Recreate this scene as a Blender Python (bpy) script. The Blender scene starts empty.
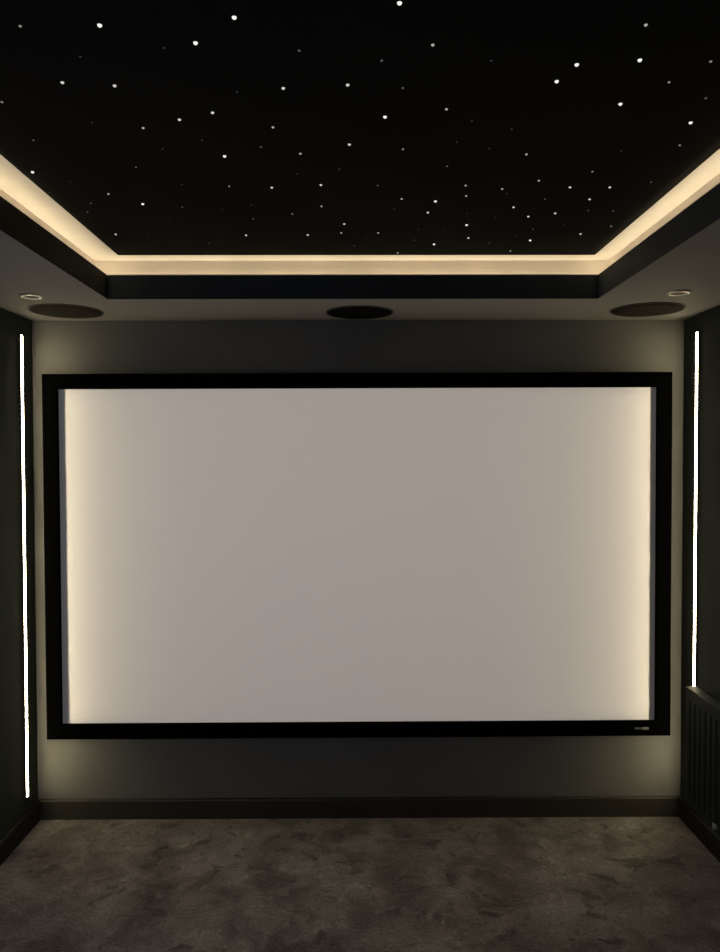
import bpy, bmesh, math
from mathutils import Matrix, Vector

C = bpy.context.scene.collection
PI = math.pi

# ------------------------------------------------------------------ room dimensions (metres)
CAM_Z = 1.623
WALL_Y = 3.334            # front wall
BACK_Y = -2.30
XL, XR = -1.440, 1.474    # side walls
SOFFIT = 2.241
LIP = 2.337
TOP = 2.405               # underside of the raised ceiling
OX0, OX1 = -0.955, 0.942  # tray opening
OY0, OY1 = -1.75, 2.887

# ------------------------------------------------------------------ helpers
def obj(name, bm, mats, parent=None, smooth=False, bevel=0.0, loc=None):
    me = bpy.data.meshes.new(name)
    bmesh.ops.recalc_face_normals(bm, faces=bm.faces[:])
    bm.to_mesh(me); bm.free()
    o = bpy.data.objects.new(name, me); C.objects.link(o)
    for m in (mats if isinstance(mats, (list, tuple)) else [mats]):
        me.materials.append(m)
    if smooth:
        for p in me.polygons: p.use_smooth = True
    if bevel:
        b = o.modifiers.new('bevel', 'BEVEL'); b.width = bevel; b.segments = 2; b.limit_method = 'ANGLE'
    if parent is not None: o.parent = parent
    if loc is not None: o.location = loc
    return o

def tag(o, label, cat, group=None):
    o['label'] = label; o['category'] = cat
    if group: o['group'] = group
    return o

def thing(name, label, cat, loc=(0, 0, 0), group=None):
    o = bpy.data.objects.new(name, None); C.objects.link(o)
    o.empty_display_size = 0.05
    o.location = loc
    return tag(o, label, cat, group)

def struct(name, bm, mats, label=None, **k):
    o = obj(name, bm, mats, **k); o['kind'] = 'structure'
    if label: o['label'] = label
    return o

def box(bm, x0, x1, y0, y1, z0, z1, mat=0):
    v = [bm.verts.new((x, y, z)) for z in (z0, z1) for y in (y0, y1) for x in (x0, x1)]
    for idx in ((0, 1, 3, 2), (4, 6, 7, 5), (0, 4, 5, 1), (2, 3, 7, 6), (0, 2, 6, 4), (1, 5, 7, 3)):
        f = bm.faces.new([v[i] for i in idx]); f.material_index = mat
    return bm

def lathe(bm, prof, n=48, cx=0, cy=0, cz=0, close=False, mat=0):
    """prof: (radius, z) list turned about the vertical axis"""
    rings = []
    for r, z in prof:
        if r < 1e-6: rings.append([bm.verts.new((cx, cy, cz + z))])
        else: rings.append([bm.verts.new((cx + r*math.cos(2*PI*i/n), cy + r*math.sin(2*PI*i/n), cz + z)) for i in range(n)])
    seq = list(zip(rings, rings[1:]))
    if close: seq.append((rings[-1], rings[0]))
    for a, b in seq:
        for i in range(n):
            j = (i+1) % n
            q = [a[i % len(a)], a[j % len(a)], b[j % len(b)], b[i % len(b)]]
            u = []
            for w in q:
                if w not in u: u.append(w)
            if len(u) >= 3:
                f = bm.faces.new(u); f.material_index = mat
    return bm

def extrude_profile(bm, prof, p0, p1, axis_u, axis_v):
    """closed 2-D profile (u,v) swept from p0 to p1"""
    p0, p1, au, av = map(Vector, (p0, p1, axis_u, axis_v))
    A = [bm.verts.new(p0 + au*u + av*v) for u, v in prof]
    B = [bm.verts.new(p1 + au*u + av*v) for u, v in prof]
    n = len(prof)
    for i in range(n):
        bm.faces.new((A[i], A[(i+1) % n], B[(i+1) % n], B[i]))
    bm.faces.new(A); bm.faces.new(B[::-1])
    return bm

# ------------------------------------------------------------------ materials
def mat(name, col, rough=0.8, metal=0.0, spec=0.5):
    m = bpy.data.materials.new(name); m.use_nodes = True
    b = m.node_tree.nodes['Principled BSDF']
    b.inputs['Base Color'].default_value = (*col, 1)
    b.inputs['Roughness'].default_value = rough
    b.inputs['Metallic'].default_value = metal
    b.inputs['Specular IOR Level'].default_value = spec
    return m

def textured(name, c0, c1, scale, rough=0.8, bump=0.1, bscale=None, detail=4, spec=0.5, lo=0.35, hi=0.65):
    m = mat(name, c0, rough, 0, spec); nt = m.node_tree; b = nt.nodes['Principled BSDF']
    tc = nt.nodes.new('ShaderNodeTexCoord')
    n = nt.nodes.new('ShaderNodeTexNoise'); n.inputs['Scale'].default_value = scale; n.inputs['Detail'].default_value = detail
    r = nt.nodes.new('ShaderNodeValToRGB')
    r.color_ramp.elements[0].position = lo; r.color_ramp.elements[1].position = hi
    r.color_ramp.elements[0].color = (*c0, 1); r.color_ramp.elements[1].color = (*c1, 1)
    nt.links.new(tc.outputs['Object'], n.inputs['Vector']); nt.links.new(n.outputs['Fac'], r.inputs['Fac'])
    nt.links.new(r.outputs['Color'], b.inputs['Base Color'])
    if bump:
        n2 = nt.nodes.new('ShaderNodeTexNoise'); n2.inputs['Scale'].default_value = bscale or scale*8; n2.inputs['Detail'].default_value = 3
        bp = nt.nodes.new('ShaderNodeBump'); bp.inputs['Strength'].default_value = bump; bp.inputs['Distance'].default_value = 0.004
        nt.links.new(tc.outputs['Object'], n2.inputs['Vector']); nt.links.new(n2.outputs['Fac'], bp.inputs['Height'])
        nt.links.new(bp.outputs['Normal'], b.inputs['Normal'])
    return m

def emit(name, col, strength, sample=True):
    m = bpy.data.materials.new(name); m.use_nodes = True; nt = m.node_tree
    nt.nodes.remove(nt.nodes['Principled BSDF'])
    e = nt.nodes.new('ShaderNodeEmission'); e.inputs['Color'].default_value = (*col, 1); e.inputs['Strength'].default_value = strength
    nt.links.new(e.outputs[0], nt.nodes['Material Output'].inputs['Surface'])
    if not sample: m.cycles.emission_sampling = 'NONE'
    return m

WARM = (1.0, 0.80, 0.52)
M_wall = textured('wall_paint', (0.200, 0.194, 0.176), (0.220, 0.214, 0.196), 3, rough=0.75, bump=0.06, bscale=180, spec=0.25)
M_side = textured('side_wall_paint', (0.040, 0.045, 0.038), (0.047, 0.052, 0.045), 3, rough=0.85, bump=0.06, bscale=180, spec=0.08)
M_soffit = textured('soffit_paint', (0.250, 0.235, 0.222), (0.27, 0.254, 0.242), 3, rough=0.8, bump=0.05, bscale=180, spec=0.2)
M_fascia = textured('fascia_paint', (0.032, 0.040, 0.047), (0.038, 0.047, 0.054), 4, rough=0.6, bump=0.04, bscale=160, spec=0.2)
M_cove = textured('cove_paint', (0.66, 0.62, 0.56), (0.72, 0.67, 0.61), 5, rough=0.7, bump=0.03, bscale=120, spec=0.2)
M_cove_wall = textured('cove_wall_paint', (0.68, 0.62, 0.555), (0.74, 0.675, 0.605), 5, rough=0.7, bump=0.03, bscale=120, spec=0.2)
M_fascia_left_shade = textured('fascia_painted_shade', (0.019, 0.017, 0.014), (0.023, 0.021, 0.018), 4, rough=0.7, bump=0.04, bscale=160, spec=0.1)  # fascia paint darkened to put the left face's shade into its colour
M_star = textured('star_ceiling_fabric', (0.012, 0.011, 0.0095), (0.015, 0.014, 0.012), 2, rough=0.95, bump=0.05, bscale=300, spec=0.05)
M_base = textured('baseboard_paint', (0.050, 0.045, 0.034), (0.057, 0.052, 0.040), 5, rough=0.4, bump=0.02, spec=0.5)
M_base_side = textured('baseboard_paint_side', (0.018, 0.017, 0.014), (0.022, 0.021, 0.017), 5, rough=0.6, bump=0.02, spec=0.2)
M_frame = textured('black_velvet', (0.0015, 0.0015, 0.0015), (0.002, 0.002, 0.002), 60, rough=1.0, bump=0.05, bscale=600, spec=0.0)
M_screen = mat('matte_screen', (0.86, 0.83, 0.80), 0.9, 0, 0.1)
M_badge = mat('badge_silver', (0.10, 0.10, 0.105), 0.6, 0.3)
M_badge2 = mat('badge_bright', (0.2, 0.2, 0.21), 0.6, 0.3)
M_alu = mat('dark_aluminium', (0.06, 0.055, 0.05), 0.5, 0.4)
M_led = emit('led_diffuser', (1.0, 0.87, 0.55), 31)
M_grille = textured('speaker_cloth', (0.020, 0.016, 0.012), (0.030, 0.024, 0.018), 500, rough=0.9, bump=0.3, bscale=700, spec=0.1)
M_grille_black = textured('speaker_cloth_black', (0.004, 0.004, 0.004), (0.007, 0.007, 0.007), 500, rough=0.95, bump=0.3, bscale=700, spec=0.05)
M_rim = mat('speaker_rim', (0.055, 0.048, 0.04), 0.6, 0, 0.3)
M_chrome = mat('satin_nickel', (0.75, 0.70, 0.64), 0.32, 0.8)
M_bezel = mat('dark_bezel', (0.10, 0.088, 0.075), 0.5, 0, 0.4)
M_bulb = mat('unlit_lamp', (0.05, 0.042, 0.034), 0.25)
M_rad = textured('radiator_paint', (0.017, 0.021, 0.019), (0.020, 0.025, 0.022), 6, rough=0.6, bump=0.02, spec=0.1)
M_valve = mat('valve_metal', (0.5, 0.5, 0.5), 0.35, 0.9)

# carpet: soft mottled pile with tracked patches
def carpet():
    m = mat('carpet', (0.2, 0.18, 0.16), 1.0, 0, 0.02); nt = m.node_tree; N = nt.nodes; L = nt.links
    b = N['Principled BSDF']; b.inputs['Sheen Weight'].default_value = 0.15
    tc = N.new('ShaderNodeTexCoord')
    warp = N.new('ShaderNodeTexNoise'); warp.inputs['Scale'].default_value = 5.0; warp.inputs['Detail'].default_value = 3
    mx = N.new('ShaderNodeMix'); mx.data_type = 'VECTOR'; mx.inputs['Factor'].default_value = 0.18
    L.new(tc.outputs['Object'], warp.inputs['Vector'])
    L.new(tc.outputs['Object'], mx.inputs[4]); L.new(warp.outputs['Color'], mx.inputs[5])
    big = N.new('ShaderNodeTexNoise'); big.inputs['Scale'].default_value = 7.0; big.inputs['Detail'].default_value = 5; big.inputs['Roughness'].default_value = 0.52
    L.new(mx.outputs[1], big.inputs['Vector'])
    fine = N.new('ShaderNodeTexNoise'); fine.inputs['Scale'].default_value = 90; fine.inputs['Detail'].default_value = 4
    L.new(tc.outputs['Object'], fine.inputs['Vector'])
    r = N.new('ShaderNodeValToRGB'); e = r.color_ramp.elements
    e[0].position = 0.36; e[0].color = (0.150, 0.122, 0.112, 1); e[1].position = 0.66; e[1].color = (0.33, 0.295, 0.27, 1)
    k = e.new(0.46); k.color = (0.215, 0.186, 0.170, 1)
    k = e.new(0.50); k.color = (0.245, 0.214, 0.195, 1)
    L.new(big.outputs['Fac'], r.inputs['Fac'])
    rf = N.new('ShaderNodeMapRange'); rf.inputs['From Min'].default_value = 0.3; rf.inputs['From Max'].default_value = 0.7
    rf.inputs['To Min'].default_value = 0.72; rf.inputs['To Max'].default_value = 1.2
    L.new(fine.outputs['Fac'], rf.inputs['Value'])
    mul = N.new('ShaderNodeMix'); mul.data_type = 'RGBA'; mul.blend_type = 'MULTIPLY'; mul.inputs['Factor'].default_value = 1
    L.new(r.outputs['Color'], mul.inputs[6]); L.new(rf.outputs['Result'], mul.inputs[7])
    prev = mul.outputs[2]
    for scale, a0, a1, v0, v1 in ((11.0, 0.60, 0.68, 1.0, 0.55), (26.0, 0.56, 0.66, 1.0, 1.28), (34.0, 0.60, 0.68, 1.0, 0.66)):   # trodden dents, raised tufts
        n = N.new('ShaderNodeTexNoise'); n.inputs['Scale'].default_value = scale; n.inputs['Detail'].default_value = 2
        n.noise_dimensions = '4D'; n.inputs['W'].default_value = scale
        mr = N.new('ShaderNodeMapRange'); mr.interpolation_type = 'SMOOTHSTEP'
        for key, val in (('From Min', a0), ('From Max', a1), ('To Min', v0), ('To Max', v1)): mr.inputs[key].default_value = val
        mm = N.new('ShaderNodeMix'); mm.data_type = 'RGBA'; mm.blend_type = 'MULTIPLY'; mm.inputs['Factor'].default_value = 1
        L.new(mx.outputs[1], n.inputs['Vector']); L.new(n.outputs['Fac'], mr.inputs['Value'])
        L.new(prev, mm.inputs[6]); L.new(mr.outputs['Result'], mm.inputs[7]); prev = mm.outputs[2]
    L.new(prev, b.inputs['Base Color'])
    add = N.new('ShaderNodeMath'); add.operation = 'MULTIPLY_ADD'; add.inputs[1].default_value = 3.0
    L.new(big.outputs['Fac'], add.inputs[0]); L.new(fine.outputs['Fac'], add.inputs[2])
    bp = N.new('ShaderNodeBump'); bp.inputs['Strength'].default_value = 0.7; bp.inputs['Distance'].default_value = 0.012
    L.new(add.outputs[0], bp.inputs['Height']); L.new(bp.outputs['Normal'], b.inputs['Normal'])
    return m
M_carpet = carpet()

# ------------------------------------------------------------------ the setting
T = 0.12
struct('floor', box(bmesh.new(), XL-T, XR+T, BACK_Y-T, WALL_Y+T, -0.1, 0.0), M_carpet, 'mottled grey-brown carpeted floor')
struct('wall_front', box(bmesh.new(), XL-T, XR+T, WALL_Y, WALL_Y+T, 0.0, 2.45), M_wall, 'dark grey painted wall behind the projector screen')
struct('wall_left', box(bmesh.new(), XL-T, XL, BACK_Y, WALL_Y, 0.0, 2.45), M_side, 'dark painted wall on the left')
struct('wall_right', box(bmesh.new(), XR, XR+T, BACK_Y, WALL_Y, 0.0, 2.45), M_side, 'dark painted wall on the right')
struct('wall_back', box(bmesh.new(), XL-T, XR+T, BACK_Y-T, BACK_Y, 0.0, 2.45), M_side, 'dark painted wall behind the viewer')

def tray_ceiling():
    bm = bmesh.new()
    def loop(x0, x1, y0, y1, z):
        return [bm.verts.new(p) for p in ((x0, y0, z), (x1, y0, z), (x1, y1, z), (x0, y1, z))]
    def off(l, r, z, f=None):
        f = r if f is None else f
        return loop(OX0-l, OX1+r, OY0-f, OY1+f, z)
    steps = [
        (loop(XL, XR, BACK_Y, WALL_Y, SOFFIT), None),
        (off(0, 0, SOFFIT), 0),                   # soffit
        (off(0, 0, LIP-0.004), 1),                # fascia
        (off(0.003, 0.003, LIP), 2),              # lip edge
        (off(0.012, 0.012, LIP), 2),
        (off(0.012, 0.012, LIP-0.045), 2),        # trough
        (off(0.068, 0.060, LIP-0.045, 0.063), 2),
        (off(0.068, 0.060, TOP, 0.063), 4),       # lit recess wall
        (off(-0.052, -0.024, TOP, -0.036), 2),    # pale border of the raised ceiling
        (off(-0.054, -0.026, TOP-0.006, -0.038), 3),
    ]
    for (a, _), (b, mi) in zip(steps, steps[1:]):
        for i in range(4):
            j = (i+1) % 4
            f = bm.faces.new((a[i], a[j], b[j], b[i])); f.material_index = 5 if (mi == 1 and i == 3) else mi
    f = bm.faces.new(steps[-1][0]); f.material_index = 3      # star fabric
    # structural slab closing the void above
    box(bm, XL, XR, BACK_Y, WALL_Y, 2.43, 2.45, 0)
    return bm
struct('ceiling', tray_ceiling(), [M_soffit, M_fascia, M_cove, M_star, M_cove_wall, M_fascia_left_shade], 'dark tray ceiling with a lit cove around a black starry panel')

def baseboard_profile(h=0.088, t=0.017):
    return [(0, 0), (t, 0), (t, h-0.006), (t-0.002, h-0.002), (t-0.005, h), (0, h)]
bb = baseboard_profile()
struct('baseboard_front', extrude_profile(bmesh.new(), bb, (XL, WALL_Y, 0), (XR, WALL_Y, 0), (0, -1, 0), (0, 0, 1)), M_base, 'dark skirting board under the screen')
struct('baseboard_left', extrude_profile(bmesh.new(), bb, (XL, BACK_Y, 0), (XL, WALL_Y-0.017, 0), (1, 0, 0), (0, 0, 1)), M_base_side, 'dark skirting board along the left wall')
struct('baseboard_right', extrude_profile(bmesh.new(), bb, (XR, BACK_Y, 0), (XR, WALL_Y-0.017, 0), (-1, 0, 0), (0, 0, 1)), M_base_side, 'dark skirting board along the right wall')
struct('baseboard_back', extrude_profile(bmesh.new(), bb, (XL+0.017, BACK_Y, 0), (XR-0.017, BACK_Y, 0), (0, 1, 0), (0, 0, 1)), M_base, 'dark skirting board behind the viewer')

# ------------------------------------------------------------------ projector screen
SW, SH, SB = 2.657, 1.4938, 0.066
SCX, SCZ = 0.0134, CAM_Z - 0.4335
scr = thing('projector_screen', 'wide white fixed-frame projector screen in a black border on the dark wall', 'projector screen', (SCX, WALL_Y, SCZ))
scr.rotation_euler = (0, math.radians(-0.10), 0)
def screen_frame():
    """four mitred bars with a rounded outer edge and a bevelled inner lip, in the screen's own frame (y = 0 at the wall)"""
    bm = bmesh.new()
    prof = [(SB, 0.0), (SB, -0.041), (SB-0.004, -0.045), (0.003, -0.045), (0.0, -0.043), (0.0, -0.012), (0.012, -0.004), (0.012, 0.0)]
    rings = []
    for o_, y in prof:
        w, h = SW/2+o_, SH/2+o_
        rings.append([bm.verts.new(p) for p in ((-w, y, -h), (w, y, -h), (w, y, h), (-w, y, h))])
    for k in range(len(rings)):
        a, b = rings[k], rings[(k+1) % len(rings)]
        for i in range(4):
            bm.faces.new((a[i], a[(i+1) % 4], b[(i+1) % 4], b[i]))
    return bm
obj('frame', screen_frame(), M_frame, scr)
obj('screen_surface', box(bmesh.new(), -SW/2-0.001, SW/2+0.001, -0.024, -0.024+0.006, -SH/2-0.001, SH/2+0.001), M_screen, scr)
bd = bmesh.new()
box(bd, 1.232, 1.266, -0.0475, -0.0449, -0.782, -0.773, 0)
box(bd, 1.266, 1.294, -0.0475, -0.0449, -0.783, -0.772, 1)
b_ = obj('badge', bd, [M_badge, M_badge2], scr, bevel=0.0008)
b_['label'] = 'small grey maker badge'

# ------------------------------------------------------------------ upright LED strips on the side walls
def wall_strip(x, side, y, z0, z1, label):
    t = thing('led_wall_light', label, 'light strip', (x, y, z0), 'upright wall light strips')
    h = z1 - z0; d = -side      # d points into the room
    ch = [(0, -0.0125), (0.007, -0.0125), (0.007, -0.0105), (0.003, -0.0105), (0.003, 0.0105), (0.007, 0.0105), (0.007, 0.0125), (0, 0.0125)]
    obj('channel', extrude_profile(bmesh.new(), ch, (0, 0, 0), (0, 0, h), (d, 0, 0), (0, 1, 0)), M_alu, t)
    n = 8
    df = [(0.0035, -0.0085)] + [(0.0050+0.0050*math.sin(PI*i/n), -0.0085*math.cos(PI*i/n)) for i in range(n+1)] + [(0.0035, 0.0085)]
    obj('diffuser', extrude_profile(bmesh.new(), df, (0, 0, 0.004), (0, 0, h-0.004), (d, 0, 0), (0, 1, 0)), M_led, t)
    for za, zb in ((-0.0, 0.0038), (h-0.0038, h)):
        obj('end_cap', box(bmesh.new(), *(sorted((d*0.0032, d*0.0100))), -0.0104, 0.0104, za, zb), M_alu, t)
    return t
wall_strip(XL, -1, 3.214, 0.152, 2.160, 'tall glowing white light strip on the left wall, reaching nearly to the skirting')
wall_strip(XR, 1, 3.192, 0.152, 2.166, 'glowing white light strip on the right wall, its foot hidden by the radiator')

# ------------------------------------------------------------------ in-ceiling speakers
def speaker(x, y, r, label, mg, tabs=False):
    t = thing('ceiling_speaker', label, 'speaker', (x, y, SOFFIT), 'round speakers in the ceiling border')
    obj('rim', lathe(bmesh.new(), [(r, 0.0005), (r, -0.003), (r-0.002, -0.0042), (r-0.006, -0.0042), (r-0.0075, -0.002), (r-0.0075, 0.0005)], 64, close=True), M_rim, t, smooth=True)
    obj('grille', lathe(bmesh.new(), [(r-0.0078, 0.0004), (r-0.0078, -0.0016), (r*0.6, -0.0034), (r*0.3, -0.0042), (0, -0.0044)], 64), mg, t, smooth=True)
    return t
speaker(-1.202, 3.115, 0.148, 'large round dark speaker in the left corner of the ceiling border', M_grille)
speaker(0.0195, 3.150, 0.143, 'round black speaker centred in the ceiling border above the screen', M_grille_black)
speaker(1.214, 3.094, 0.148, 'large round dark speaker in the right corner of the ceiling border', M_grille)

# ------------------------------------------------------------------ small recessed downlights (off)
def downlight(x, y, label):
    t = thing('downlight', label, 'downlight', (x, y, SOFFIT), 'recessed downlights in the ceiling border')
    R = 0.042
    obj('bezel', lathe(bmesh.new(), [(R, 0.0004), (R-0.001, -0.0030), (R-0.004, -0.0058), (R-0.008, -0.0070), (R-0.012, -0.0058), (R-0.014, -0.002), (R-0.014, 0.0004)], 48, close=True), M_chrome, t, smooth=True)
    o = obj('reflector', lathe(bmesh.new(), [(R-0.0142, -0.0026), (R-0.018, -0.0012), (R-0.021, -0.0002), (0.018, 0.0006)], 48), M_bezel, t, smooth=True)
    o['label'] = 'dark inner reflector'
    obj('lamp', lathe(bmesh.new(), [(0.0185, 0.0004), (0.0185, -0.0009), (0.010, -0.0016), (0, -0.0018)], 32), M_bulb, t, smooth=True)
    return t
downlight(-1.222, 2.825, 'small unlit round downlight behind the left corner speaker')
downlight(1.206, 2.775, 'small unlit round downlight behind the right corner speaker')

# ------------------------------------------------------------------ slim radiator on the right wall
rad = thing('radiator', 'low dark ribbed radiator fixed to the right wall under the light strip', 'radiator', (XR, 0, 0))
RF = -0.066                   # front face, measured from the wall
RY0, RY1 = 1.75, 3.150
RZ0, RZ1 = 0.185, 0.648
def rad_panel():
    bm = bmesh.new()
    pts = []; pitch = 0.046
    y = RY1 - 0.018
    pts.append((RF+0.006, RY1-0.004)); pts.append((RF+0.002, y))
    while y - pitch > RY0 + 0.02:
        pts += [(RF+0.001, y-0.006), (RF+0.001, y-0.026), (RF+0.0045, y-0.031), (RF+0.0045, y-0.041)]
        y -= pitch
    pts += [(RF+0.002, y-0.006), (RF+0.006, RY0+0.004)]
    pts += [(-0.020, RY0+0.004), (-0.020, RY1-0.004)]
    extrude_profile(bm, pts, (0, 0, RZ0), (0, 0, RZ1-0.048), (1, 0, 0), (0, 1, 0))
    return bm
obj('ribbed_panel', rad_panel(), M_rad, rad)
obj('top_rail', box(bmesh.new(), RF, -0.014, RY0, RY1, RZ1-0.050, RZ1-0.001), M_rad, rad, bevel=0.003)
for y in (RY0+0.15, RY1-0.15):
    obj('wall_bracket', box(bmesh.new(), -0.022, 0.0, y-0.015, y+0.015, RZ0+0.05, RZ1-0.06), M_rad, rad)
vb = bmesh.new()
lathe(vb, [(0.0, 0.0), (0.011, 0.0), (0.013, 0.004), (0.013, 0.022), (0.009, 0.026), (0.009, 0.034)], 20, cx=RF+0.016, cy=2.90, cz=0.152)
v_ = obj('valve', vb, M_valve, rad, smooth=True); v_['label'] = 'small metal radiator valve'
pb = bmesh.new()
lathe(pb, [(0.0, 0), (0.0075, 0), (0.0075, 0.058), (0, 0.058)], 16)
bmesh.ops.rotate(pb, verts=pb.verts[:], cent=(0, 0, 0), matrix=Matrix.Rotation(PI/2, 3, 'Y'))
bmesh.ops.translate(pb, verts=pb.verts[:], vec=(-0.056, 2.90, 0.166))
obj('pipe', pb, M_alu, rad, smooth=True)

# ------------------------------------------------------------------ fibre-optic stars in the raised ceiling
STARS = '''B-0.455,1.348 B-0.211,1.324 B-0.296,1.404 P-0.601,1.550 P-0.498,1.563 P-0.318,1.683 P-0.400,1.717 M-0.495,1.760 B-0.333,1.922 B-0.869,2.027 M-0.720,2.193 B-0.644,2.278 P-0.824,2.582 m-0.598,1.351 D-0.528,1.452 D-0.359,1.421 D-0.248,1.589 m-0.765,1.634 D-0.605,1.732 d-0.780,1.827 D-0.480,1.878 D-0.371,1.827 d-0.581,1.994 D-0.796,2.099 D-0.887,2.181 d-0.799,2.272 d-0.839,2.354 d-0.531,2.308 m-0.357,2.132 D-0.488,2.119 D-0.412,2.329 D-0.712,2.582 D-0.826,2.692 d-0.525,2.693 D-0.470,2.582 D-0.604,2.425 B0.077,1.282 M0.147,1.410 d-0.105,1.430 d0.053,1.465 P-0.149,1.573 P-0.014,1.559 d0.101,1.572 B0.069,1.703 M0.204,1.666 M-0.191,1.756 d-0.233,1.866 M-0.138,1.906 P-0.013,1.851 m0.121,1.879 D0.250,1.838 D0.269,1.723 D-0.041,2.006 D-0.156,2.041 d0.245,1.987 P-0.237,2.142 P-0.096,2.122 d0.065,2.126 M0.315,2.126 M0.329,2.210 M0.140,2.235 B0.243,2.255 M-0.102,2.299 D0.123,2.324 P0.230,2.357 D0.355,2.367 m-0.198,2.370 d-0.328,2.419 D-0.317,2.290 P-0.035,2.471 M-0.047,2.568 B0.371,2.482 D0.214,2.528 D0.299,2.524 M0.080,2.568 D0.037,2.626 P-0.377,2.594 P-0.163,2.591 P0.399,2.627 d0.210,2.654 B0.286,2.703 d-0.003,2.724 D-0.123,2.766 M0.161,2.814 M0.522,1.345 B0.438,1.479 B0.556,1.462 D0.267,1.465 m0.697,1.467 B0.416,1.544 m0.649,1.547 d0.757,1.615 B0.582,1.641 B0.777,1.731 D0.370,1.766 m0.806,1.855 D0.337,1.875 M0.438,1.910 D0.673,1.889 m0.643,2.024 d0.833,2.101 M0.514,2.089 M0.424,2.153 P0.616,2.140 P0.730,2.140 D0.446,2.190 d0.569,2.238 P0.703,2.238 P0.490,2.308 d0.731,2.339 d0.810,2.343 P0.634,2.365 P0.556,2.396 D0.453,2.410 D0.694,2.482 m0.857,2.496 d0.602,2.528 P0.780,2.581 D0.564,2.604 B0.623,2.655 d0.484,2.691 M0.581,2.792'''
KIND = {  # radius, emission, word
    'B': (0.0043, 0.95, 'bright'), 'P': (0.0037, 0.62, 'clear'), 'M': (0.0032, 0.38, 'medium'), 'm': (0.0028, 0.22, 'soft'),
    'd': (0.0026, 0.09, 'dim'), 'D': (0.0024, 0.030, 'very faint')}
M_tip = {k: emit('star_tip_' + v[2].replace(' ', '_'), (1.0, 0.98, 0.93), v[1], False) for k, v in KIND.items()}
def star_mesh(k):
    r = KIND[k][0]
    return lathe(bmesh.new(), [(r, 0.0), (r*0.98, -r*0.28), (r*0.80, -r*0.62), (r*0.45, -r*0.88), (0, -r)], 12)
first = {}
stars = []
for s in STARS.split():
    k = s[0]; x, y = map(float, s[1:].split(','))
    stars.append((k, max(OX0+0.06, min(OX1-0.035, x)), min(y, OY1-0.046)))
BANDS = [(2.42, 'front row'), (2.02, 'second band back'), (1.62, 'middle band'), (-9, 'overhead band')]
def band(y): return next(n for a, n in BANDS if y >= a)
ORD = 'first second third fourth fifth sixth seventh eighth ninth tenth eleventh twelfth thirteenth fourteenth fifteenth'.split()
sets = {}
for i, (k, x, y) in enumerate(stars): sets.setdefault((k, band(y)), []).append(i)
place = {}
for key, ids in sets.items():
    ids.sort(key=lambda i: stars[i][1]/stars[i][2])
    for n, i in enumerate(ids): place[i] = (n, len(ids))
for i, (k, x, y) in enumerate(stars):
    if k not in first:
        o = obj('star_light', star_mesh(k), M_tip[k], smooth=True); first[k] = o
    else:
        o = first[k].copy(); C.objects.link(o)
    o.location = (x, y, TOP-0.006)
    n, tot = place[i]; w = KIND[k][2]
    if tot == 1: lab = f'only {w} star light in the ceiling {band(y)}'
    else: lab = f'{w} star light, {ORD[n]} {w} one from left, ceiling {band(y)}'
    tag(o, lab, 'star light', 'star lights in the black ceiling')

# ------------------------------------------------------------------ lamps
def area(name, loc, rot, sx, sy, power, col, spread=PI):
    l = bpy.data.lights.new(name, 'AREA'); l.shape = 'RECTANGLE'; l.size = sx; l.size_y = sy
    l.energy = power; l.color = col; l.spread = spread
    o = bpy.data.objects.new(name, l); C.objects.link(o); o.location = loc; o.rotation_euler = rot
    return o
# LED tape lying in the cove trough, facing up
zt = LIP - 0.034
COVE = 0.57
CC = (1.0, 0.87, 0.60)
area('cove_tape_front', ((OX0+OX1)/2, OY1+0.050, zt), (PI, 0, 0), OX1-OX0+0.04, 0.010, COVE*1.9, CC)
area('cove_tape_back', ((OX0+OX1)/2, OY0-0.050, zt), (PI, 0, 0), OX1-OX0+0.04, 0.010, COVE*1.9, CC)
area('cove_tape_left', (OX0-0.055, (OY0+OY1)/2, zt), (PI, 0, 0), 0.010, OY1-OY0+0.04, COVE*4.64, CC)
area('cove_tape_right', (OX1+0.047, (OY0+OY1)/2, zt), (PI, 0, 0), 0.010, OY1-OY0+0.04, COVE*4.64, CC)

# home-cinema projector throwing a blank frame on the screen
pj = bpy.data.lights.new('projector_beam', 'SPOT')
pj.energy = 325; pj.color = (1.0, 0.91, 0.85); pj.spot_size = math.radians(75); pj.spot_blend = 0.0; pj.shadow_soft_size = 0.008
PY, PZ = -1.55, 2.05
po = bpy.data.objects.new('projector_beam', pj); C.objects.link(po)
po.location = (SCX, PY, PZ); po.rotation_euler = (PI/2, 0, 0)
pj.use_nodes = True
nt = pj.node_tree; N = nt.nodes; L = nt.links
em = N['Emission']
tc = N.new('ShaderNodeTexCoord'); sp = N.new('ShaderNodeSeparateXYZ'); L.new(tc.outputs['Normal'], sp.inputs[0])
dist = WALL_Y - 0.024 - PY
def math_(op, a, b=None):
    n = N.new('ShaderNodeMath'); n.operation = op
    for i, v in enumerate((a, b)):
        if v is None: continue
        if isinstance(v, (int, float)): n.inputs[i].default_value = v
        else: L.new(v, n.inputs[i])
    return n.outputs[0]
zabs = math_('ABSOLUTE', sp.outputs['Z'])
u = math_('DIVIDE', sp.outputs['X'], zabs)
v = math_('SUBTRACT', math_('DIVIDE', sp.outputs['Y'], zabs), (SCZ-PZ)/dist)
def edge(a, half, soft):      # 1 inside the beam, easing to 0 across its rim
    return math_('MINIMUM', math_('MAXIMUM', math_('DIVIDE', math_('SUBTRACT', half/dist, math_('ABSOLUTE', a)), soft/dist), 0.0), 1.0)
inner = math_('MULTIPLY', edge(u, SW/2-0.028, 0.003), edge(v, SH/2+0.01, 0.003))
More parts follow.
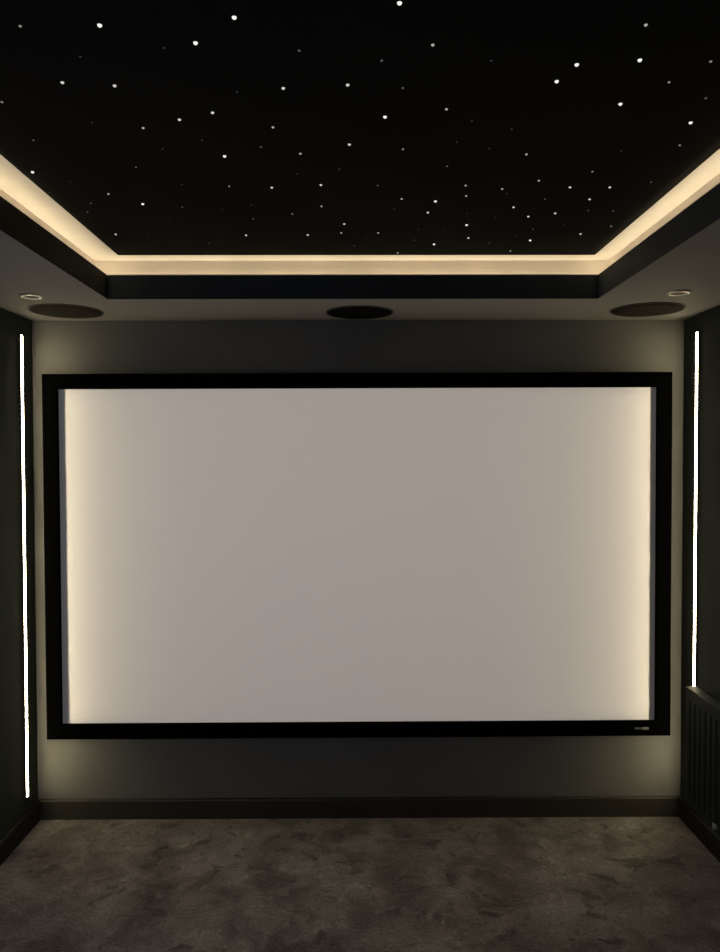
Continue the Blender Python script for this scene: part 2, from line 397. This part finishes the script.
halo = math_('MULTIPLY', edge(u, SW/2+0.004, 0.003), edge(v, SH/2+0.01, 0.003))
mask = math_('ADD', math_('MULTIPLY', inner, 0.85), math_('MULTIPLY', halo, 0.15))  # sides of the beam dimmed so the frame's shadow band stays dark
L.new(mask, em.inputs['Strength'])

# unseen fills added at the back: cool for the bluish cast, weak warm overhead
area('cool_back_fill', (-0.75, BACK_Y+0.06, 1.1), (PI/2, 0, 0), 0.8, 1.9, 4, (0.50, 0.66, 1.0))
area('warm_rear_fill', (0.3, -1.2, 2.2), (math.radians(20), 0, 0), 0.6, 0.4, 0.5, (1.0, 0.88, 0.74))

pl = bpy.data.lights.new('cool_left_fill', 'POINT'); pl.energy = 4.5; pl.color = (0.62, 0.70, 1.0); pl.shadow_soft_size = 0.12  # cool fill added for the left soffit and carpet, no lamp there
plo = bpy.data.objects.new('cool_left_fill', pl); C.objects.link(plo); plo.location = (-1.12, 1.40, 1.20)

# ------------------------------------------------------------------ world, camera
w = bpy.data.worlds.new('World'); bpy.context.scene.world = w; w.use_nodes = True
w.node_tree.nodes['Background'].inputs['Color'].default_value = (0, 0, 0, 1)
w.node_tree.nodes['Background'].inputs['Strength'].default_value = 0

cd = bpy.data.cameras.new('camera'); cam = bpy.data.objects.new('camera', cd); C.objects.link(cam)
cd.sensor_fit = 'VERTICAL'; cd.sensor_height = 24.0
cd.lens = 742.65 / 952.0 * 24.0
cd.clip_start = 0.02
rx, ry, rz = -0.0232, 0.0023, 0.0061
M = Matrix.Rotation(-rz, 3, 'Z') @ Matrix.Rotation(rx, 3, 'X') @ Matrix.Rotation(ry, 3, 'Y') @ Matrix.Rotation(PI/2, 3, 'X')
cam.matrix_world = Matrix.Translation((0, 0, CAM_Z)) @ M.to_4x4()
sc = bpy.context.scene
sc.camera = cam
sc.view_settings.view_transform = 'Standard'
sc.view_settings.look = 'None'
sc.cycles.use_denoising = True
sc.cycles.max_bounces = 8
sc.cycles.diffuse_bounces = 5
sc.cycles.sample_clamp_indirect = 4.0
